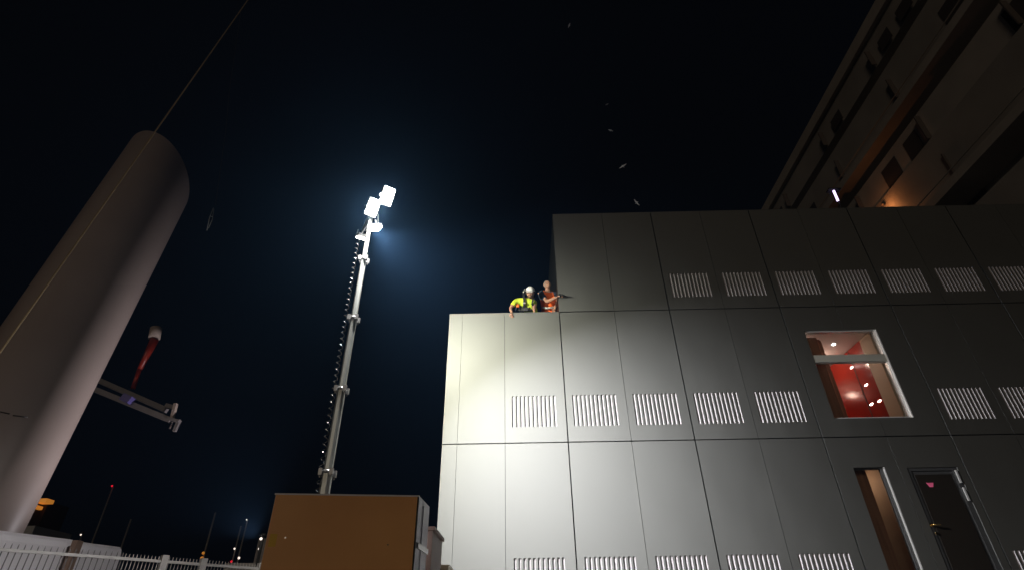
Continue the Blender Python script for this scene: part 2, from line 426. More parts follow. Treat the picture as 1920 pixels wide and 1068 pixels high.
# the one lit deck lamp
lp = px(1655, 384, X=SX-.3)
sp(MB().ball((lp.x, lp.y, lp.z), .10, 8).build('deck_lamp', M['dirt']))
L_ = point((lp.x-.32, lp.y-.2, lp.z-.35), 30, (1, .34, .10), .12); L_.name = 'deck_lamp_light'

# ------------------------------------------------------------------ light tower
MX, MY = -2.40, 6.85
tw = thing('light_tower', 'tall telescopic floodlight mast with four blazing lamp heads beside the building', 'light tower', loc=(MX, MY, GZ))
def tp(o): return local(o, tw)
zs = [GZ, 1.80, 2.89, 3.99, 5.05, 5.85]; rs = [.066, .056, .048, .041, .034]
tp(MB().box(MX-.45, MX+.45, MY-.4, MY+.4, GZ, GZ+.5).bevel(.03).build('base', M['arm']))
for i in range(5):
    a, b = (zs[i]+(.5 if i == 0 else 0)), zs[i+1]
    mb = MB(); n = 8
    ring = lambda z: [(MX+rs[i]*math.cos(PI/8+2*PI*k/n), MY+rs[i]*math.sin(PI/8+2*PI*k/n), z) for k in range(n)]
    mb.prism(ring(a), ring(b))
    tp(mb.build('mast_section', M['steel']))
    if i < 4:
        r = rs[i]+.009
        mb = MB().tube([(MX, MY, b-.035), (MX, MY, b+.006)], r, 14)
        c_ = tp(mb.build('collar', M['collar']))
        for k in range(4):
            an = PI/4+k*PI/2; X, Y = MX+(r+.02)*math.cos(an), MY+(r+.02)*math.sin(an)
            o = MB().box(X-.022, X+.022, Y-.016, Y+.016, b-.06, b+.02).bevel(.005, 1).tube([(X, Y, b-.09), (X, Y, b-.05)], .009, 6).build('lug', M['collar'])
            o.parent = c_
# top frame
HZ = 5.92
tp(MB().tube([(MX, MY, 5.70), (MX, MY, HZ)], .03, 10).build('spigot', M['steel']))
heads = [((-2.33, 6.66, 5.93), (.55, -.70, -.55), .27, .165), ((-2.04, 6.42, 5.95), (.50, -.72, -.55), .27, .165),
         ((-2.40, 7.16, 5.90), (.35, .25, -.90), .19, .13), ((-2.70, 7.40, 5.90), (-.25, .40, -.80), .24, .14)]
tp(MB().tube([(-2.04, 6.42, 6.0), (MX+.02, MY-.1, 6.0), (-2.72, 7.42, 5.97)], .018, 8).build('cross_arm', M['steel']))
for (hx, hy, hz), d, L, W in heads:
    d = Vector(d).normalized()
    q = d.to_track_quat('-Z', 'Y').to_matrix().to_4x4()
    mt = Matrix.Translation((hx, hy, hz)) @ q
    hd = tp(MB().box(-W/2-.012, W/2+.012, -L/2-.012, L/2+.012, .004, .06, mt).bevel(.02, 3).build('lamp_head', M['lampbody']))
    lm = MB().box(-W/2, W/2, -L/2, L/2, -.016, .003, mt)
    bmesh.ops.bevel(lm.b, geom=[e for e in lm.b.edges], offset=min(W, L)*.055+.006, segments=3, affect='EDGES', profile=.5)
    o = lm.build('lamp_lens', M['lamp']); o.parent = hd
    for s_ in (-1, 1):
        o = MB().box(s_*(W/2+.02)-.004, s_*(W/2+.02)+.004, -.015, .015, 0, .12, mt).build('bracket', M['steel']); o.parent = hd
AIM = [((.35, -.10, -.90), 150, (1, .98, .90)), ((-.62, -.02, -.78), 260, (1, .97, .95)), ((.70, .20, -.69), 880, (.97, .96, 1)), ((.33, .86, -.24), 400, (1, .975, .79))]
for (p, _, L, W), (d, e, lc) in zip(heads, AIM):
    ld = bpy.data.lights.new('floodlight', 'AREA'); ld.shape = 'RECTANGLE'; ld.size = W; ld.size_y = L
    ld.energy = e; ld.color = lc; ld.spread = math.radians(104 if e == 880 else 118)
    lo = bpy.data.objects.new('floodlight', ld); C.objects.link(lo)
    d = Vector(d).normalized(); lo.location = Vector(p) + d*.03
    lo.rotation_euler = d.to_track_quat('-Z', 'Y').to_euler()
# stray light that escapes sideways out of the lenses
s_ = point((-2.20, 6.60, 6.12), 85, (.95, .97, 1), .1); s_.name = 'floodlight_spill'
# hook and small lamp
tp(MB().tube([(-2.31, 6.9, 6.0), (-2.30, 6.95, 5.86)], .006, 6).build('hook', M['steel']))
b_ = px(710, 422, Y=6.95)
tp(MB().ball((b_.x, b_.y, b_.z), .022, 8).build('small_lamp', M['lamp']))

# spiral cord hanging beside the mast
a, b = px(671, 452, Y=6.8), px(592, 940, Y=6.8)
turns = 42; n = turns*14; mb = MB(); pts = []
for i in range(n+1):
    t_ = i/n; p = a.lerp(b, t_); an = 2*PI*turns*t_; r = .024
    pts.append((p.x+r*math.cos(an), p.y+r*math.sin(an), p.z))
mb.tube([(MX, MY, 5.8), (a.x, a.y, a.z+.04)]+pts+[(b.x, b.y, GZ+.3)], .006, 6)
tag(mb.build('spiral_cable', M['cord']), 'black coiled power cable hanging down beside the light mast', 'cable')

# ------------------------------------------------------------------ cabinet in front of the mast, sodium light painted on its front
A = Vector((-2.19, 5.0, 0)); B = Vector((-.94, 5.18, 0)); e = (B-A); wd = e.length; e.normalize(); n_ = Vector((-e.y, e.x, 0))
mt = Matrix(((e.x, .045, 0, A.x), (e.y, 1, 0, A.y), (0, 0, 1, 0), (0, 0, 0, 1)))     # side wall splays a little
cb = thing('cabinet', 'big pale cabinet, its front coloured ochre as by sodium light, at the foot of the light mast', 'cabinet', loc=(-1.5, 5.3, GZ))
def cp(o): return local(o, cb)
Z1 = 1.13
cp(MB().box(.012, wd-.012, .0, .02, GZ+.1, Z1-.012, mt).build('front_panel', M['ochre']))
cp(MB().box(0, wd, .022, .50, GZ, Z1, mt).bevel(.012, 2).build('shell', M['white']))
cp(MB().box(wd-.011, wd-.004, -.004, .021, GZ+.1, Z1-.012, mt).build('gasket', M['body']))
cp(MB().box(0, wd+.002, -.004, .021, Z1-.011, Z1+.001, mt).build('top_trim', M['white']))
cp(MB().box(wd+.001, wd+.012, .20, .24, GZ+.1, Z1-.05, mt).bevel(.004, 1).build('side_rib', M['white']))
cp(MB().box(wd+.001, wd+.02, .04, .48, .70, .745, mt).bevel(.006, 2).build('side_strap', M['alu']))
cp(MB().box(.035, .095, -.0012, -.0002, .70, .80, mt).build('sticker', M['yellow']))
cp(MB().tube([mt @ Vector((.165, .003, .77)), mt @ Vector((.165, -.006, .77))], .007, 8).build('screw', M['alu']))
cp(MB().tube([mt @ Vector((1.03, .003, .72)), mt @ Vector((1.03, -.005, .72))], .006, 8).build('screw', M['taupe']))
# smaller taupe box and cream plinth behind it
tb = thing('equipment_box', 'taupe equipment box half hidden behind the big cabinet', 'box', loc=(-1.3, 6.1, GZ))
local(MB().box(-1.75, -.885, 5.78, 6.5, GZ, .93).bevel(.01).build('shell', M['taupe']), tb)
local(MB().box(-1.78, -.865, 5.76, 6.52, .932, .965).bevel(.006, 1).build('lid', M['taupe']), tb)
q0, q1 = px(806, 1058, Y=6.75), px(840, 1058, Y=6.75)
pl = thing('low_cream_box', 'low cream box at the corner of the building behind the taupe box', 'box', loc=(-.95, 6.9, GZ))
local(MB().box(q0.x-.3, q1.x, 6.75, 7.2, GZ, q0.z-.02).bevel(.008).build('shell', M['creamp']), pl)
local(MB().box(q0.x-.31, q1.x+.01, 6.74, 7.21, q0.z-.018, q0.z).bevel(.004, 1).build('lid', M['creamp']), pl)

# ------------------------------------------------------------------ big leaning tube
A = Vector((-11.3213, 11.2, 0)); d = Vector((-.09403, .17626, 1)).normalized(); rad = 1.1889
base = A + d*((GZ-A.z)/d.z)
tb = thing('leaning_tube', 'huge pale leaning steel tube rising behind the white tanks', 'tube', loc=base)
e1_ = d.cross(Vector((1, 0, 0))).normalized(); e2_ = d.cross(e1_)
cutp, cutn = Vector((-12.989, 12.684, 15.092)), Vector((.19468, .70301, .68401))     # oblique cut at the top
def tube_ring(r, z=None):
    out = []
    for k in range(120):
        q = A + r*(math.cos(2*PI*k/120)*e1_ + math.sin(2*PI*k/120)*e2_)
        out.append(q + d*(z if z is not None else (cutp-q).dot(cutn)/d.dot(cutn)))
    return out
def tube_shell(rings, name, mm, sm=True):
    mb = MB(); V = [[mb.b.verts.new(q) for q in r] for r in rings]; n = 120
    for a_, c_ in zip(V, V[1:]):
        for k in range(n): mb.b.faces.new((a_[k], a_[(k+1) % n], c_[(k+1) % n], c_[k])).smooth = sm
    return local(mb.build(name, M[mm]), tb)
top_ = tube_ring(rad); sh_ = [q - d*.035 for q in tube_ring(rad)]
tube_shell([tube_ring(rad, -1.7), tube_ring(rad, 4), tube_ring(rad, 8), sh_, [q-d*.01 for q in tube_ring(rad-.012)], tube_ring(rad-.05), [q-d*5 for q in tube_ring(rad-.06)]], 'shell', 'tube')
tube_shell([tube_ring(rad+.002, 4.9), tube_ring(rad+.002, 4.912)], 'weld_seam', 'tube')
# little bracket ledge on the shaded face
for (xa, ya, xb, yb) in ((0, 771, 18, 775), (24, 778, 52, 781)):
    def hit(x, y):
        dr_ = (Fw + Rt*((x-960)/F_) + Up*((534-y)/F_)).normalized()
        # ray against the tube surface
        m_ = dr_ - d*dr_.dot(d); o_ = -A - d*(-A).dot(d)
        aa, bb, cc = m_.dot(m_), 2*m_.dot(o_), o_.dot(o_)-(rad+.01)**2
        return dr_*((-bb-math.sqrt(bb*bb-4*aa*cc))/(2*aa))
    local(MB().tube([hit(xa, ya), hit((xa+xb)/2, (ya+yb)/2), hit(xb, yb)], .014, 8).build('bracket', M['dirt']), tb)

# steel stay cable in front of the tube
a, b = px(-70, 759, Y=8.4), px(520, -78, Y=13.0)
ext = (a-b).normalized()
k = (a.z-GZ)/-ext.z
tag(MB().tube([a+ext*k, a, b, b-ext*3], .017, 8).build('stay_cable', M['rope']), 'thin pale stay cable running diagonally in front of the leaning tube', 'cable')

# ------------------------------------------------------------------ crane arm with red ram behind the tube
YC = 18
ca = thing('davit_arm', 'grey twin-beam davit arm with red ram sticking out behind the tube', 'crane', loc=(-11, YC, GZ))
def cap_(o): return local(o, ca)
P = lambda x, y, Y=YC: px(x, y, Y=Y)
def beam(p, q, w, h, name, mm):
    p, q = Vector(p), Vector(q); dd = (q-p).normalized(); s = dd.cross(Vector((0, 0, 1))).normalized(); u = s.cross(dd)
    R_ = [(-w, -h), (w, -h), (w, h), (-w, h)]
    return cap_(MB().prism([p+s*a_+u*b_ for a_, b_ in R_], [q+s*a_+u*b_ for a_, b_ in R_]).bevel(.012, 1).build(name, M[mm]))
beam(P(120, 684), P(312, 768), .10, .085, 'upper_beam', 'arm')
beam(P(120, 706, YC-.25), P(322, 788, YC-.25), .10, .085, 'lower_beam', 'arm')
beam(P(232, 744, YC-.4), P(247, 751, YC-.4), .13, .12, 'sleeve', 'purple')
beam(P(330, 756, YC-.3), P(322, 786, YC-.3), .06, .05, 'end_plate', 'capm')
beam(P(336, 786, YC-.3), P(327, 808, YC-.3), .05, .05, 'end_plate', 'arm')
beam(P(316, 784, YC-.3), P(337, 790, YC-.3), .08, .05, 'end_block', 'arm')
beam(P(312, 760, YC-.2), P(328, 764, YC-.2), .09, .07, 'end_block', 'arm')
cap_(MB().tube([P(322, 793), P(318, 803)], .03, 8).build('roller', M['dirt']))
beam((P(120, 695)-Vector((0, 0, 6.5))), P(120, 695), .2, .2, 'post', 'arm')
cap_(MB().tube([P(249, 728), P(262, 690)], .075, 14).build('ram_rod', M['redp']))
cap_(MB().tube([P(262, 692), P(290, 636)], [.085, .15], 16).build('ram_cylinder', M['redp']))
cap_(MB().tube([P(289, 634), P(293, 615)], .20, 20).build('ram_cap', M['capm']))

# ------------------------------------------------------------------ white tanks behind the fence
Wa, Wb, Wc, Wd = px(-60, 984, Z=1.7), px(143, 1010, Z=1.7), px(157, 1014, Z=1.7), px(232, 1024, Z=1.7)
dirn = (Wd-Wa).normalized(); nn = Vector((-dirn.y, dirn.x, 0))
def tank(p, q, name, label, back=1.1):
    t = thing(name, label, 'tank', loc=(p.x, p.y, GZ))
    prof = [(0, GZ), (0, 1.55), (.03, 1.64), (.10, 1.70), (back, 1.74), (back, GZ)]
    mb = MB(); mb.prism([p.xy.to_3d()+nn*a_+Vector((0, 0, b_)) for a_, b_ in prof], [q.xy.to_3d()+nn*a_+Vector((0, 0, b_)) for a_, b_ in prof])
    local(mb.bevel(.03, 3).build('shell', M['plastic']), t)
tank(Wa, Wb, 'white_tank', 'long white tank with rounded top below the leaning tube')
tank(Wc, Wd, 'white_tank', 'short white tank right of the long one behind the fence')
pp = px(150, 1016, Z=1.62)
pb = Vector((pp.x, pp.y, 0)) + nn*.1
tag(MB().box(pb.x-.05, pb.x+.05, pb.y-.05, pb.y+.1, GZ, 1.66).bevel(.01, 1).build('timber_post', M['taupe']), 'brown post standing in the gap between the two white tanks', 'post')

# ------------------------------------------------------------------ palisade fence
fa, fb, fc = px(-40, 1023, Z=1.2), px(232, 1043, Z=1.2), px(490, 1063, Z=1.2)
fa.z = fb.z = fc.z = 0
def fence(p, q, sp_, rp, posts, name, label, tip, pm_, g0):
    t = thing(name, label, 'fence', loc=(p.x, p.y, GZ))
    e = (q-p); L = e.length; e.normalize(); an = math.atan2(e.y, e.x)
    Rz = Matrix.Rotation(an, 4, 'Z')
    for z in (1.18, -1.2):
        local(MB().box(0, L, -.018, .018, z-.022, z+.018, Matrix.Translation((p.x, p.y, 0)) @ Rz).build('rail', M['fence']), t)
    mb = MB().tube([(0, 0, GZ+.1), (0, 0, 1.18+tip-.03), (0, 0, 1.18+tip)], [rp, rp, .002], 6)
    po = mb.build('picket', M[pm_]); me = po.data; bpy.data.objects.remove(po)
    i = 0; s = sp_*.5
    while s < L:
        if not any(abs(s-ps) < .06 for ps in posts):
            o = link('picket', me, t); o.location = p + e*s + nn*.0 - Vector(t.location) ; o.location.z = -GZ+0
            o.location += Vector((-e.y, e.x, 0))*.024
        s += sp_
    for ps in posts:
        c = p+e*ps
        mb = MB().box(-.05, .05, -.05, .05, GZ, 1.27, Matrix.Translation(c) @ Rz).bevel(.006, 1)
        local(mb.build('post', M['creamp' if False else 'fence']), t)
    return t
def spos(x): # distance along the second fence for a post
    q = px(x, 1045+(x-250)*.075, Z=1.25); q.z = 0
    return (q-fb).length
fence(fa, fb, .078, .008, [], 'palisade_fence', 'slim picket fence run standing in front of the white tanks', .09, 'fencep', 0)
fence(fb, fc, .054, .0065, [spos(256), spos(350), spos(463)], 'palisade_fence', 'white picket fence run with square posts between the tanks and the big cabinet', .075, 'fence', 1)

# ------------------------------------------------------------------ marina beyond
def yacht(x, y_top, y_bot, Y, label, lights=(), boom=True, mr=.06):
    top, bot = px(x, y_top, Y=Y), px(x, y_bot, Y=Y)
    t = thing('sailing_yacht', label, 'yacht', 'moored yachts in the dark marina', loc=(top.x, Y, GZ-2.3))
    L, Wd_ = 5.5, 1.5; mb = MB(); zt = GZ-1.1; zb = GZ-2.6
    st = [(-1, .55), (-.5, 1), (.2, .95), (.7, .5), (1, .03)]
    rows = []
    for s_, w_ in st:
        X = top.x + s_*L
        rows.append([mb.b.verts.new(v) for v in ((X, Y-w_*Wd_, zt), (X, Y-w_*Wd_*.6, zb), (X, Y+w_*Wd_*.6, zb), (X, Y+w_*Wd_, zt))])
    for r1, r2 in zip(rows, rows[1:]):
        for k in range(4): mb.b.faces.new((r1[k], r1[(k+1) % 4], r2[(k+1) % 4], r2[k]))
    mb.b.faces.new(rows[0]); mb.b.faces.new(rows[-1][::-1])
    local(mb.build('hull', M['boat']), t)
    local(MB().box(top.x-2, top.x+1.6, Y-.8, Y+.8, zt, zt+.6).bevel(.15).build('cabin', M['boat']), t)
    local(MB().tube([(top.x, Y, zt), (top.x, Y, top.z)], [mr, mr*.6], 8).build('mast', M['mast']), t)
    zz = zt+(top.z-zt)*.62
    local(MB().tube([(top.x-.5, Y, zz), (top.x+.5, Y, zz)], .025, 6).build('spreader', M['mast']), t)
    local(MB().tube([(top.x, Y, zt+1.3), (top.x-3.4, Y, zt+1.4)], .06, 8).build('boom', M['mast']), t)
    for (ly, mm, r) in lights:
        c = px(x, ly, Y=Y)
        local(MB().ball((top.x, Y-.12, c.z), r, 8).build('masthead_light', M[mm]), t)
yacht(212, 912, 1000, 34, 'yacht with a red masthead light, farthest left of the moored yachts', [(911, 'redl', .055)])
yacht(246, 972, 1000, 30, 'yacht with a short dim mast right of the red light', [])
yacht(404, 960, 1050, 30, 'yacht whose tall thin mast glows amber low down near the fence posts', [(1036, 'amb', .07), (1046, 'amb', .09)])
yacht(452, 985, 1030, 33, 'yacht with a dim mast and a small light left of the big cabinet', [(1028, 'whl', .05), (1052, 'redl', .06)])
yacht(464, 974, 1030, 33, 'yacht with a lit mast top, nearest the big cabinet', [(974, 'whl', .035)])
# quay lamps
def quay_lamp(x, y, Y, label, mm, r):
    c = px(x, y, Y=Y)
    t = thing('quay_lamp', label, 'lamp', loc=(c.x, Y, GZ))
    local(MB().tube([(c.x, Y, GZ-2.4), (c.x, Y, c.z+.1)], .045, 8).build('pole', M['dframe']), t)
    local(MB().tube([(c.x, Y, c.z+.10), (c.x, Y, c.z+.16)], [r*2.6, r*1.2], 10).build('hood', M['dframe']), t)
    local(MB().ball((c.x, Y-.10, c.z), r, 10).build('bulb', M[mm]), t)
quay_lamp(154, 1002, 30, 'tiny white quay lamp just above the white tank roofline', 'whl', .04)
QL = px(492, 1010, Y=17)
fl = bpy.data.lights.new('tube_fill_spot', 'SPOT'); fl.energy = 1150; fl.color = (.97, .90, .95); fl.spot_size = math.radians(132); fl.spot_blend = .5; fl.shadow_soft_size = .12  # strong spot added at the quay lamp to light the tube's right side
fo_ = bpy.data.objects.new('tube_fill_spot', fl); C.objects.link(fo_); fo_.location = QL + Vector((-.14, -.18, 0))
fo_.rotation_euler = (Vector((-11.8, 12.6, 10.5))-fo_.location).to_track_quat('-Z', 'Y').to_euler()
quay_lamp(492, 1010, 17, 'bright white quay lamp close to the edge of the big cabinet', 'whl', .04)
t = thing('work_boat', 'work boat wheelhouse with amber lights showing beside the tube foot', 'boat', loc=(-17, 22, GZ-2))
c = px(75, 943, Y=22)
local(MB().box(c.x-2.6, c.x+.2, 22, 24, GZ-2.6, c.z-.8).bevel(.1).build('hull', M['boat']), t)
local(MB().box(c.x-.45, c.x+.28, 21.9, 22.3, c.z+.03, c.z+.17).bevel(.03, 1).build('light_bar', M['amb']), t)
local(MB().box(c.x-.35, c.x+.02, 21.9, 22.2, c.z-.20, c.z-.08).bevel(.03, 1).build('light_bar', M['amb']), t)
local(MB().box(c.x-.5, c.x+.02, 22.35, 23.5, c.z-.8, c.z+.15).bevel(.05).build('wheelhouse', M['dirt']), t)
local(MB().box(c.x-.22, c.x-.12, 21.95, 22.3, c.z-.79, c.z+.02).build('bracket', M['dirt']), t)
# low trees and wheelhouse left of the cabinet
t = thing('moored_launch', 'moored launch with small warm and red lights beside the big cabinet', 'boat', loc=(-11, 26, GZ-2))
c = px(470, 1040, Y=26)
local(MB().box(c.x-1.0, c.x+1.6, 26, 28, GZ-2.6, c.z-.3).bevel(.2).build('hull', M['boat']), t)
local(MB().box(c.x+.1, c.x+1.2, 26.2, 27.6, c.z-.3, c.z+.7).bevel(.12).build('wheelhouse', M['arm']), t)
local(MB().tube([(c.x+.7, 26.6, c.z+.7), (c.x+.85, 26.6, c.z+1.7)], .05, 8).build('aerial', M['mast']), t)
local(MB().ball((c.x+.75, 26.5, c.z+1.4), .22, 10).build('radar_dome', M['capm']), t)
for x, y, r, mm in ((448, 1045, .05, 'whl'), (486, 1028, .05, 'whl'), (483, 1050, .04, 'whl')):
    q = px(x, y, Y=25.9); local(MB().ball(q, r, 8).build('deck_light', M[mm]), t)

# hoist rope with hook block glinting in the dark
a = px(430, 170, Y=14); b = px(389, 432, Y=14)
hb = thing('hoist_rope', 'faint hoist rope with a glinting shackle hanging right of the tube top', 'rope', loc=b)
k = lambda x, y: px(x, y, Y=14)
local(MB().tube([k(452, 20), a, k(424, 240), k(404, 385)], .006, 6).build('rope', M['dirt']), hb)
local(MB().tube([k(400, 390), k(393, 408), k(388, 432)], .012, 8).build('shackle', M['steel']), hb)
local(MB().tube([k(401, 392), k(398, 412), k(391, 428)], .010, 8).build('shackle', M['steel']), hb)
local(MB().tube([k(394, 405), k(399, 407)], .014, 8).build('pin', M['steel']), hb)

# ------------------------------------------------------------------ gulls
def gull(x, y, Y, s, an, label, roll=0):
    c = px(x, y, Y=Y)
    t = thing('gull', label, 'bird', 'pale birds gliding in the night sky', loc=c)
    t.rotation_euler = (roll, .2, an)
    mb = MB().tube([(-.26*s, 0, 0), (-.12*s, 0, .01*s), (.05*s, 0, 0), (.20*s, 0, .02*s), (.27*s, 0, .02*s)], [.008*s, .05*s, .06*s, .035*s, .01*s], 8)
    mb.build('body', M['bird'], t)
    for sd_ in (-1, 1):
        mb = MB(); up = .10*s
        P_ = [(.10, 0, 0), (.14, .22, .12), (.02, .55, .02), (-.05, .50, .02), (-.04, .22, .10), (-.10, 0, 0)]
        lo_ = [(p[0]*s, sd_*p[1]*s, p[2]*s) for p in P_]; hi = [(p[0], p[1], p[2]+.012*s) for p in lo_]
        mb.prism(lo_, hi).build('wing', M['bird'], t)
gull(1067, 48, 9, 0.143, .3, 'faint pale bird, topmost of the five in the sky')
gull(1138, 196, 9, 0.079, 1.1, 'smallest pale bird, second from the top')
gull(1145, 245, 9, 0.129, 2.0, 'dim bird in the middle of the string of five')
gull(1168, 312, 9, 0.186, .8, 'brightest pale bird, second from the bottom')
gull(1194, 380, 9, 0.172, 2.4, 'pale bird lowest in the sky, just above the dark roof edge', .5)

# ------------------------------------------------------------------ people on the terrace
def skin_mesh(nodes, edges, sub=2, root=0):
    """nodes = [(point, radius)], grown with the Skin modifier into one continuous surface, then baked"""
    me = bpy.data.meshes.new('tmp'); me.from_pydata([tuple(n[0]) for n in nodes], edges, [])
    o = bpy.data.objects.new('tmp', me); C.objects.link(o)
    o.modifiers.new('s', 'SKIN'); sm = o.modifiers.new('d', 'SUBSURF'); sm.levels = sub; sm.render_levels = sub
    for i, n in enumerate(nodes):
        r = n[1] if isinstance(n[1], tuple) else (n[1], n[1])
        me.skin_vertices[0].data[i].radius = r
        me.skin_vertices[0].data[i].use_root = (i == root)
    dg = bpy.context.evaluated_depsgraph_get(); dg.update()
    r = bpy.data.meshes.new_from_object(o.evaluated_get(dg)); bpy.data.objects.remove(o)
    b = bmesh.new(); b.from_mesh(r); bpy.data.meshes.remove(r)
    for f in b.faces: f.smooth = True
    return b
def add_bm(dst, src):
    me = bpy.data.meshes.new('x'); src.to_mesh(me); src.free(); dst.from_mesh(me); bpy.data.meshes.remove(me)

def hand(bm, wrist, dirv, palmn, curl=.5, s=1.0):
    dirv = Vector(dirv).normalized(); palmn = Vector(palmn); palmn = (palmn-dirv*palmn.dot(dirv)).normalized(); side = dirv.cross(palmn)
    w_ = Vector(wrist); nodes = [(w_, .026*s), (w_+dirv*.045*s, (.040*s, .018*s)), (w_+dirv*.085*s, (.040*s, .016*s))]
    add_bm(bm, skin_mesh(nodes, [(0, 1), (1, 2)], 1))
    for i, (off, ln) in enumerate(((-.030, .070), (-.010, .080), (.010, .075), (.029, .060))):
        p = w_+dirv*.08*s+side*off*s; c = curl
        q1 = p+(dirv*math.cos(c*.7)+palmn*math.sin(c*.7))*ln*.45*s
        q2 = q1+(dirv*math.cos(c*1.6)+palmn*math.sin(c*1.6))*ln*.32*s
        q3 = q2+(dirv*math.cos(c*2.3)+palmn*math.sin(c*2.3))*ln*.23*s
        add_bm(bm, skin_mesh([(p, .0095*s), (q1, .009*s), (q2, .008*s), (q3, .006*s)], [(0, 1), (1, 2), (2, 3)], 1))
    p = w_+dirv*.03*s-side*.032*s
    q = p+(dirv*.6-side*.7+palmn*.3).normalized()*.035*s; q2 = q+(dirv*.9-side*.2+palmn*.4).normalized()*.03*s
    add_bm(bm, skin_mesh([(p, .012*s), (q, .010*s), (q2, .008*s)], [(0, 1), (1, 2)], 1))

def head_frame(face, up):
    f = Vector(face).normalized(); u = Vector(up); u = (u-f*u.dot(f)).normalized(); r = f.cross(u)
    return Matrix(((r.x, f.x, u.x, 0), (r.y, f.y, u.y, 0), (r.z, f.z, u.z, 0), (0, 0, 0, 1)))
def head_bm(bm, c, mt):
    b = MB(); b.ball((0, 0, 0), (.076, .092, .112), 24)
    for v in b.b.verts:      # jaw narrows, face flattens, brow and cheeks
        z, y = v.co.z, v.co.y
        if z < 0: v.co.x *= 1-.28*min(1, -z/.11)
        if z < -.02 and y < 0: v.co.y *= .8
        if y > .05: v.co.y = .05+(y-.05)*.75
        if y > .04 and .005 < z < .03 and abs(abs(v.co.x)-.03) < .018: v.co.y -= .010
    b.prism([(-.017, .074, -.032), (.017, .074, -.032), (.004, .078, .022), (-.004, .078, .022)],
            [(-.008, .104, -.026), (.008, .104, -.026), (.002, .084, .022), (-.002, .084, .022)])
    b.ball((0, .080, -.056), (.024, .010, .008), 8)
    for s_ in (-1, 1): b.ball((s_*.077, -.006, -.005), (.010, .022, .032), 8)
    T_ = Matrix.Translation(c) @ mt
    for v in b.b.verts: v.co = T_ @ v.co
    add_bm(bm, b.b)
def hp(name, fn, mm, c, mt, par):
    b = MB(); fn(b); T_ = Matrix.Translation(c) @ mt
    for v in b.b.verts: v.co = T_ @ v.co
    return local(b.build(name, M[mm]), par)
def bmo(bm, name, mm, par):
    x = MB(); x.b.free(); x.b = bm; return local(x.build(name, M[mm]), par)
def ribbon(pts, w_, nrm, name, mm, par, th=.006):
    """flat strap following pts, lying on a surface whose outward side is nrm"""
    mb = MB(); pts = [Vector(p) for p in pts]; nrm = Vector(nrm).normalized(); prev = None
    for i, p in enumerate(pts):
        dd = (pts[min(i+1, len(pts)-1)]-pts[max(i-1, 0)]).normalized(); s = dd.cross(nrm).normalized()
        r = [mb.b.verts.new(q) for q in (p-s*w_/2, p+s*w_/2, p+s*w_/2+nrm*th, p-s*w_/2+nrm*th)]
        if prev:
            for k in range(4): mb.b.faces.new((prev[k], prev[(k+1) % 4], r[(k+1) % 4], r[k]))
        else: mb.b.faces.new(r[::-1])
        prev = r
    mb.b.faces.new(prev)
    return local(mb.build(name, M[mm]), par)

TZ = 5.5    # terrace floor
FAR = Vector((0, 0, 0))
def person_base(name_loc, label): return thing('person', label, 'person', loc=name_loc)

# --- worker in yellow, leaning over the parapet
p1 = person_base((.32, 11.55, TZ), 'worker in yellow top, black harness and white helmet leaning over the parapet')
pel = Vector((.33, 11.52, 6.32)); wst = Vector((.32, 11.40, 6.44)); ch = Vector((.30, 11.17, 6.62)); uc = Vector((.29, 11.04, 6.74))
nk = Vector((.31, 10.98, 6.82)); sh0 = px(968, 564, Y=11.03); sh1 = px(1003, 567, Y=11.05)
el0 = px(957, 577, Y=10.93); wr0 = px(959.5, 586, Y=10.80); el1 = px(1001, 577, Y=11.0); wr1 = px(1002, 584, Y=10.92)
hc1 = px(994, 549, Y=10.84)
nodes = [(pel, (.15, .11)), (wst, (.14, .10)), (ch, (.155, .11)), (uc, (.13, .09)), (nk, .058), (hc1-Vector((0, -.03, .03)), .055),
         (sh0, .060), (el0, .042), (wr0, .029), (sh1, .060), (el1, .042), (wr1, .029),
         (pel+Vector((-.10, .02, -.10)), .085), (Vector((.24, 11.42, 5.98)), .060), (Vector((.22, 11.60, 5.58)), .045), (Vector((.20, 11.50, 5.54)), (.04, .03)),
         (pel+Vector((.10, .02, -.10)), .085), (Vector((.42, 11.40, 5.98)), .060), (Vector((.44, 11.62, 5.58)), .045), (Vector((.45, 11.50, 5.54)), (.04, .03))]
E_ = [(0, 1), (1, 2), (2, 3), (3, 4), (4, 5), (3, 6), (6, 7), (7, 8), (3, 9), (9, 10), (10, 11), (0, 12), (12, 13), (13, 14), (14, 15), (0, 16), (16, 17), (17, 18), (18, 19)]
bm = skin_mesh(nodes, E_)
fm1 = head_frame((-.12, -.80, -.55), (.05, -.5, .85)) @ Matrix.Scale(1.12, 4)
head_bm(bm, hc1, fm1)
hand(bm, wr0, (.05, -.10, -1), (.2, .9, 0), .7, .95)
hand(bm, wr1, (-.05, -.55, -.75), (0, .7, -.6), .6, .95)
bmo(bm, 'body', 'skin', p1)
# top: torso and short sleeves
def cloth(nd, ed, name, mm, par, sub=2): return bmo(skin_mesh(nd, ed, sub), name, mm, par)
up_ = lambda a, b, t: a.lerp(b, t)
cloth([(pel, (.165, .125)), (wst, (.158, .118)), (ch, (.175, .128)), (uc, (.145, .10)), (nk.lerp(uc, .3), .075), (sh0, .080), (up_(sh0, el0, .75), .066), (sh1, .078), (up_(sh1, el1, .7), .064)],
      [(0, 1), (1, 2), (2, 3), (3, 4), (3, 5), (5, 6), (3, 7), (7, 8)], 'shirt', 'hiyel', p1)
cloth([(nodes[0][0]+Vector((0, .01, -.03)), (.175, .135)), (nodes[12][0], .10), (nodes[13][0], .078), (nodes[14][0], .062), (nodes[16][0], .10), (nodes[17][0], .078), (nodes[18][0], .062)],
      [(0, 1), (1, 2), (2, 3), (0, 4), (4, 5), (5, 6)], 'trousers', 'navy', p1)
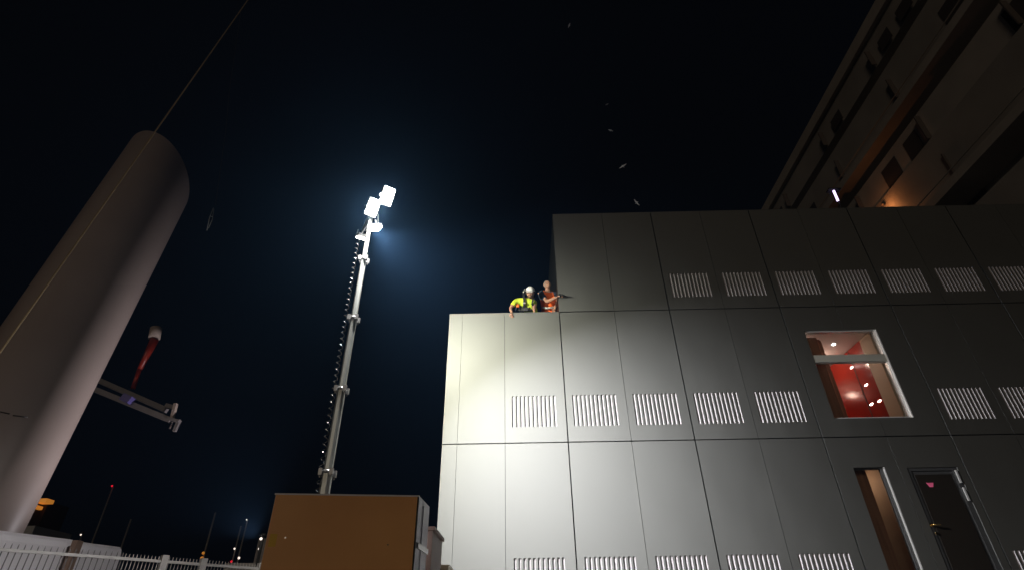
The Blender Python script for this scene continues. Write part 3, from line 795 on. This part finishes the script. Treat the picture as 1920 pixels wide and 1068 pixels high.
for fo in (15, 19):
    q = nodes[fo][0]; local(MB().ball((q.x, q.y+.02, TZ+.045), (.05, .13, .045), 12).build('boot', M['black']), p1)
# helmet
def helm(b):
    b.ball((0, -.008, .040), (.098, .120, .100), 24)
    bmesh.ops.delete(b.b, geom=[v for v in b.b.verts if v.co.z < .022], context='VERTS')
    bmesh.ops.solidify(b.b, geom=b.b.faces[:], thickness=.004)
    b.prism([(-.075, .080, .026), (.075, .080, .026), (.05, .135, .018), (-.05, .135, .018)], [(-.075, .080, .032), (.075, .080, .032), (.05, .135, .024), (-.05, .135, .024)])
h_ = hp('helmet', helm, 'helmet', hc1, fm1, p1)
for n2, x_ in (('ear_clip', .100), ('ear_clip', -.100)):
    hp(n2, lambda b, x_=x_: b.tube([(x_, .0, .03), (x_*1.15, -.01, .05)], .016, 8), 'dframe', hc1, fm1, p1)
hp('head_torch', lambda b: b.tube([(.107, .01, .045), (.122, .05, .06)], .018, 10), 'lampbody', hc1, fm1, p1)
hp('glasses', lambda b: (b.box(-.060, -.008, .084, .092, .000, .026), b.box(.008, .060, .084, .092, .000, .026), b.box(-.008, .008, .086, .090, .012, .017)), 'lens', hc1, fm1, p1)
hp('beard', lambda b: (b.ball((0, .052, -.070), (.050, .034, .040), 12), b.ball((0, .083, -.043), (.028, .010, .008), 8)), 'beard', hc1, fm1, p1)
hp('chin_strap', lambda b: b.tube([(-.078, .01, .01), (-.066, .03, -.06), (0, .065, -.115), (.066, .03, -.06), (.078, .01, .01)], .005, 6), 'black', hc1, fm1, p1)
# harness on the chest, which faces down and toward the camera
def S(x, y, Y): return px(x, y, Y=Y)
nc = (0, -1, -.25)
ribbon([S(981, 549, 10.93), S(982, 556, 10.885), S(983, 564, 10.90), S(983, 572, 10.95), S(981, 582, 11.08)], .050, nc, 'harness_strap', 'black', p1)
ribbon([S(1004, 552, 10.95), S(1000, 560, 10.90), S(998, 568, 10.93), S(1000, 582, 11.1)], .045, nc, 'harness_strap', 'black', p1)
local(MB().box(-.03, .03, -.008, .0, -.02, .02, Matrix.Translation(S(983, 568, 10.89))).bevel(.004, 1).build('buckle', M['alu']), p1)
local(MB().tube([S(981, 548, 10.98), S(984, 541, 10.99), S(987, 544, 10.98)], .012, 8).build('carabiner', M['alu']), p1)
ribbon([S(971, 579, 11.12), S(978, 579, 11.02), S(990, 579, 11.00), S(1001, 579, 11.10)], .085, nc, 'harness_belt', 'black', p1)
rg = S(971, 573, 10.94)
local(MB().ball(rg, (.040, .030, .045), 10).build('radio_pouch', M['hior']), p1)
ribbon([S(969, 575, 10.93), S(966, 582, 10.92)], .02, nc, 'lanyard', 'navy', p1)

# --- worker in orange, pointing
p2 = person_base((.75, 11.6, TZ), 'grey-haired worker in orange vest holding out a dark glove beside the wall')
pel = Vector((.74, 11.56, 6.42)); wst = Vector((.73, 11.52, 6.60)); ch = Vector((.73, 11.42, 6.93)); uc = Vector((.73, 11.36, 7.12)); nk = Vector((.73, 11.31, 7.22))
hc2 = px(1026, 534, Y=11.22)
sh0 = px(1014, 551, Y=11.28); sh1 = px(1041, 551, Y=11.36)
el0 = px(1026, 565, Y=11.02); wr0 = px(1045, 556, Y=10.76)
el1 = px(1045, 566, Y=11.40); wr1 = px(1040, 577, Y=11.2)
nodes = [(pel, (.155, .115)), (wst, (.145, .11)), (ch, (.165, .12)), (uc, (.135, .09)), (nk, .060), (hc2-Vector((0, -.02, .04)), .058),
         (sh0, .064), (el0, .044), (wr0, .030), (sh1, .064), (el1, .044), (wr1, .030),
         (pel+Vector((-.10, .0, -.12)), .09), (Vector((.64, 11.52, 6.02)), .062), (Vector((.63, 11.62, 5.60)), .045), (Vector((.62, 11.50, 5.54)), (.04, .03)),
         (pel+Vector((.10, .0, -.12)), .09), (Vector((.83, 11.52, 6.02)), .062), (Vector((.84, 11.62, 5.60)), .045), (Vector((.85, 11.50, 5.54)), (.04, .03))]
bm = skin_mesh(nodes, E_)
fm2 = head_frame((.38, -.85, -.36), (0, -.3, 1)) @ Matrix.Diagonal((1.08, 1, .92, 1))
head_bm(bm, hc2, fm2)
hand(bm, wr0, (.9, -.35, .12), (.1, .3, -.9), .8, 1.0)
hand(bm, wr1, (-.2, -.5, -.85), (-.3, .7, -.4), .6, 1.0)
bmo(bm, 'body', 'skin', p2)
cloth([(pel, (.165, .125)), (wst, (.155, .12)), (ch, (.172, .128)), (uc, (.142, .098)), (nk.lerp(uc, .35), .072), (sh0, .078), (up_(sh0, el0, .72), .064), (sh1, .078), (up_(sh1, el1, .72), .064)],
      [(0, 1), (1, 2), (2, 3), (3, 4), (3, 5), (5, 6), (3, 7), (7, 8)], 'shirt', 'navy', p2)
cloth([(pel+Vector((0, 0, -.06)), (.19, .15)), (wst, (.178, .142)), (ch, (.192, .146)), (uc, (.158, .118)), (sh0.lerp(uc, .25), .090), (sh1.lerp(uc, .25), .090)],
      [(0, 1), (1, 2), (2, 3), (3, 4), (3, 5)], 'vest', 'hior', p2)
cloth([(nodes[0][0]+Vector((0, .0, -.05)), (.17, .13)), (nodes[12][0], .105), (nodes[13][0], .08), (nodes[14][0], .065), (nodes[16][0], .105), (nodes[17][0], .08), (nodes[18][0], .065)],
      [(0, 1), (1, 2), (2, 3), (0, 4), (4, 5), (5, 6)], 'trousers', 'navy', p2)
for fo in (15, 19):
    q = nodes[fo][0]; local(MB().ball((q.x, q.y+.02, TZ+.045), (.05, .13, .045), 12).build('boot', M['black']), p2)
def hair(b):
    b.ball((0, -.012, .014), (.082, .096, .108), 20)
    bmesh.ops.delete(b.b, geom=[v for v in b.b.verts if v.co.y > .030+.35*(.06-v.co.z) and v.co.z < .085 or v.co.z < -.045], context='VERTS')
hp('hair', hair, 'hair', hc2, fm2, p2)
for s_ in (-1, 1):
    hp('eye', lambda b, s_=s_: b.ball((s_*.030, .074, .014), (.012, .007, .006), 8), 'eye', hc2, fm2, p2)
hp('eyebrows', lambda b: (b.box(-.046, -.016, .076, .082, .026, .032), b.box(.016, .046, .076, .082, .026, .032)), 'hair', hc2, fm2, p2)
# reflective bands of the vest
def band(p, q, ra, rb, n, name, mm, par, w_=.045):
    mb = MB(); prev = None; ax = (q-p).normalized()
    e1 = Vector((1, 0, 0)); e2 = ax.cross(e1).normalized()
    for k in range(n+1):
        an = PI + PI*k/n if True else 0
        dv = e1*math.cos(2*PI*k/n)*ra + e2*math.sin(2*PI*k/n)*rb
        r = [mb.b.verts.new(p+dv+ax*s) for s in (-w_/2, w_/2)]
        if prev: mb.b.faces.new((prev[0], r[0], r[1], prev[1]))
        prev = r
    bmesh.ops.solidify(mb.b, geom=mb.b.faces[:], thickness=.004)
    return local(mb.build(name, M[mm]), par)
ribbon([S(1017, 576, 11.30), S(1025, 577, 11.24), S(1033, 576.5, 11.26), S(1039, 575, 11.32)], .045, (0, -1, -.1), 'reflective_band', 'refl', p2)
# dark glove / handset held out past the corner
g0, g1 = px(1050, 553, Y=10.70), px(1062, 553, Y=10.66)
gv = thing('work_glove', 'dark glove held out in the hand of the orange-vested worker', 'glove', loc=g0)
gm = gv.location
b = bmesh.new()
hand(b, g0, (g1-g0).normalized()+Vector((0, 0, .05)), (.1, .2, -1), .35, .95)
x = MB(); x.b.free(); x.b = b; local(x.build('palm', M['black']), gv)
local(MB().tube([g0-Vector((.03, 0, 0)), g0+Vector((.03, 0, .0))], [.036, .030], 12).build('cuff', M['black']), gv)

# ------------------------------------------------------------------ night haze round the lamps
hz = MB().box(-60, 70, -6, 75, GZ-4, 40).build('haze', M['white'])
hz.data.materials.clear()
HM = bpy.data.materials.new('night_haze'); HM.use_nodes = True; n = HM.node_tree.nodes
n.remove(n['Principled BSDF']); pv = n.new('ShaderNodeVolumePrincipled')
pv.inputs['Color'].default_value = (.22, .50, .95, 1); pv.inputs['Density'].default_value = .0011; pv.inputs['Anisotropy'].default_value = .74
HM.node_tree.links.new(pv.outputs[0], n['Material Output'].inputs['Volume'])
hz.data.materials.append(HM); hz['kind'] = 'stuff'
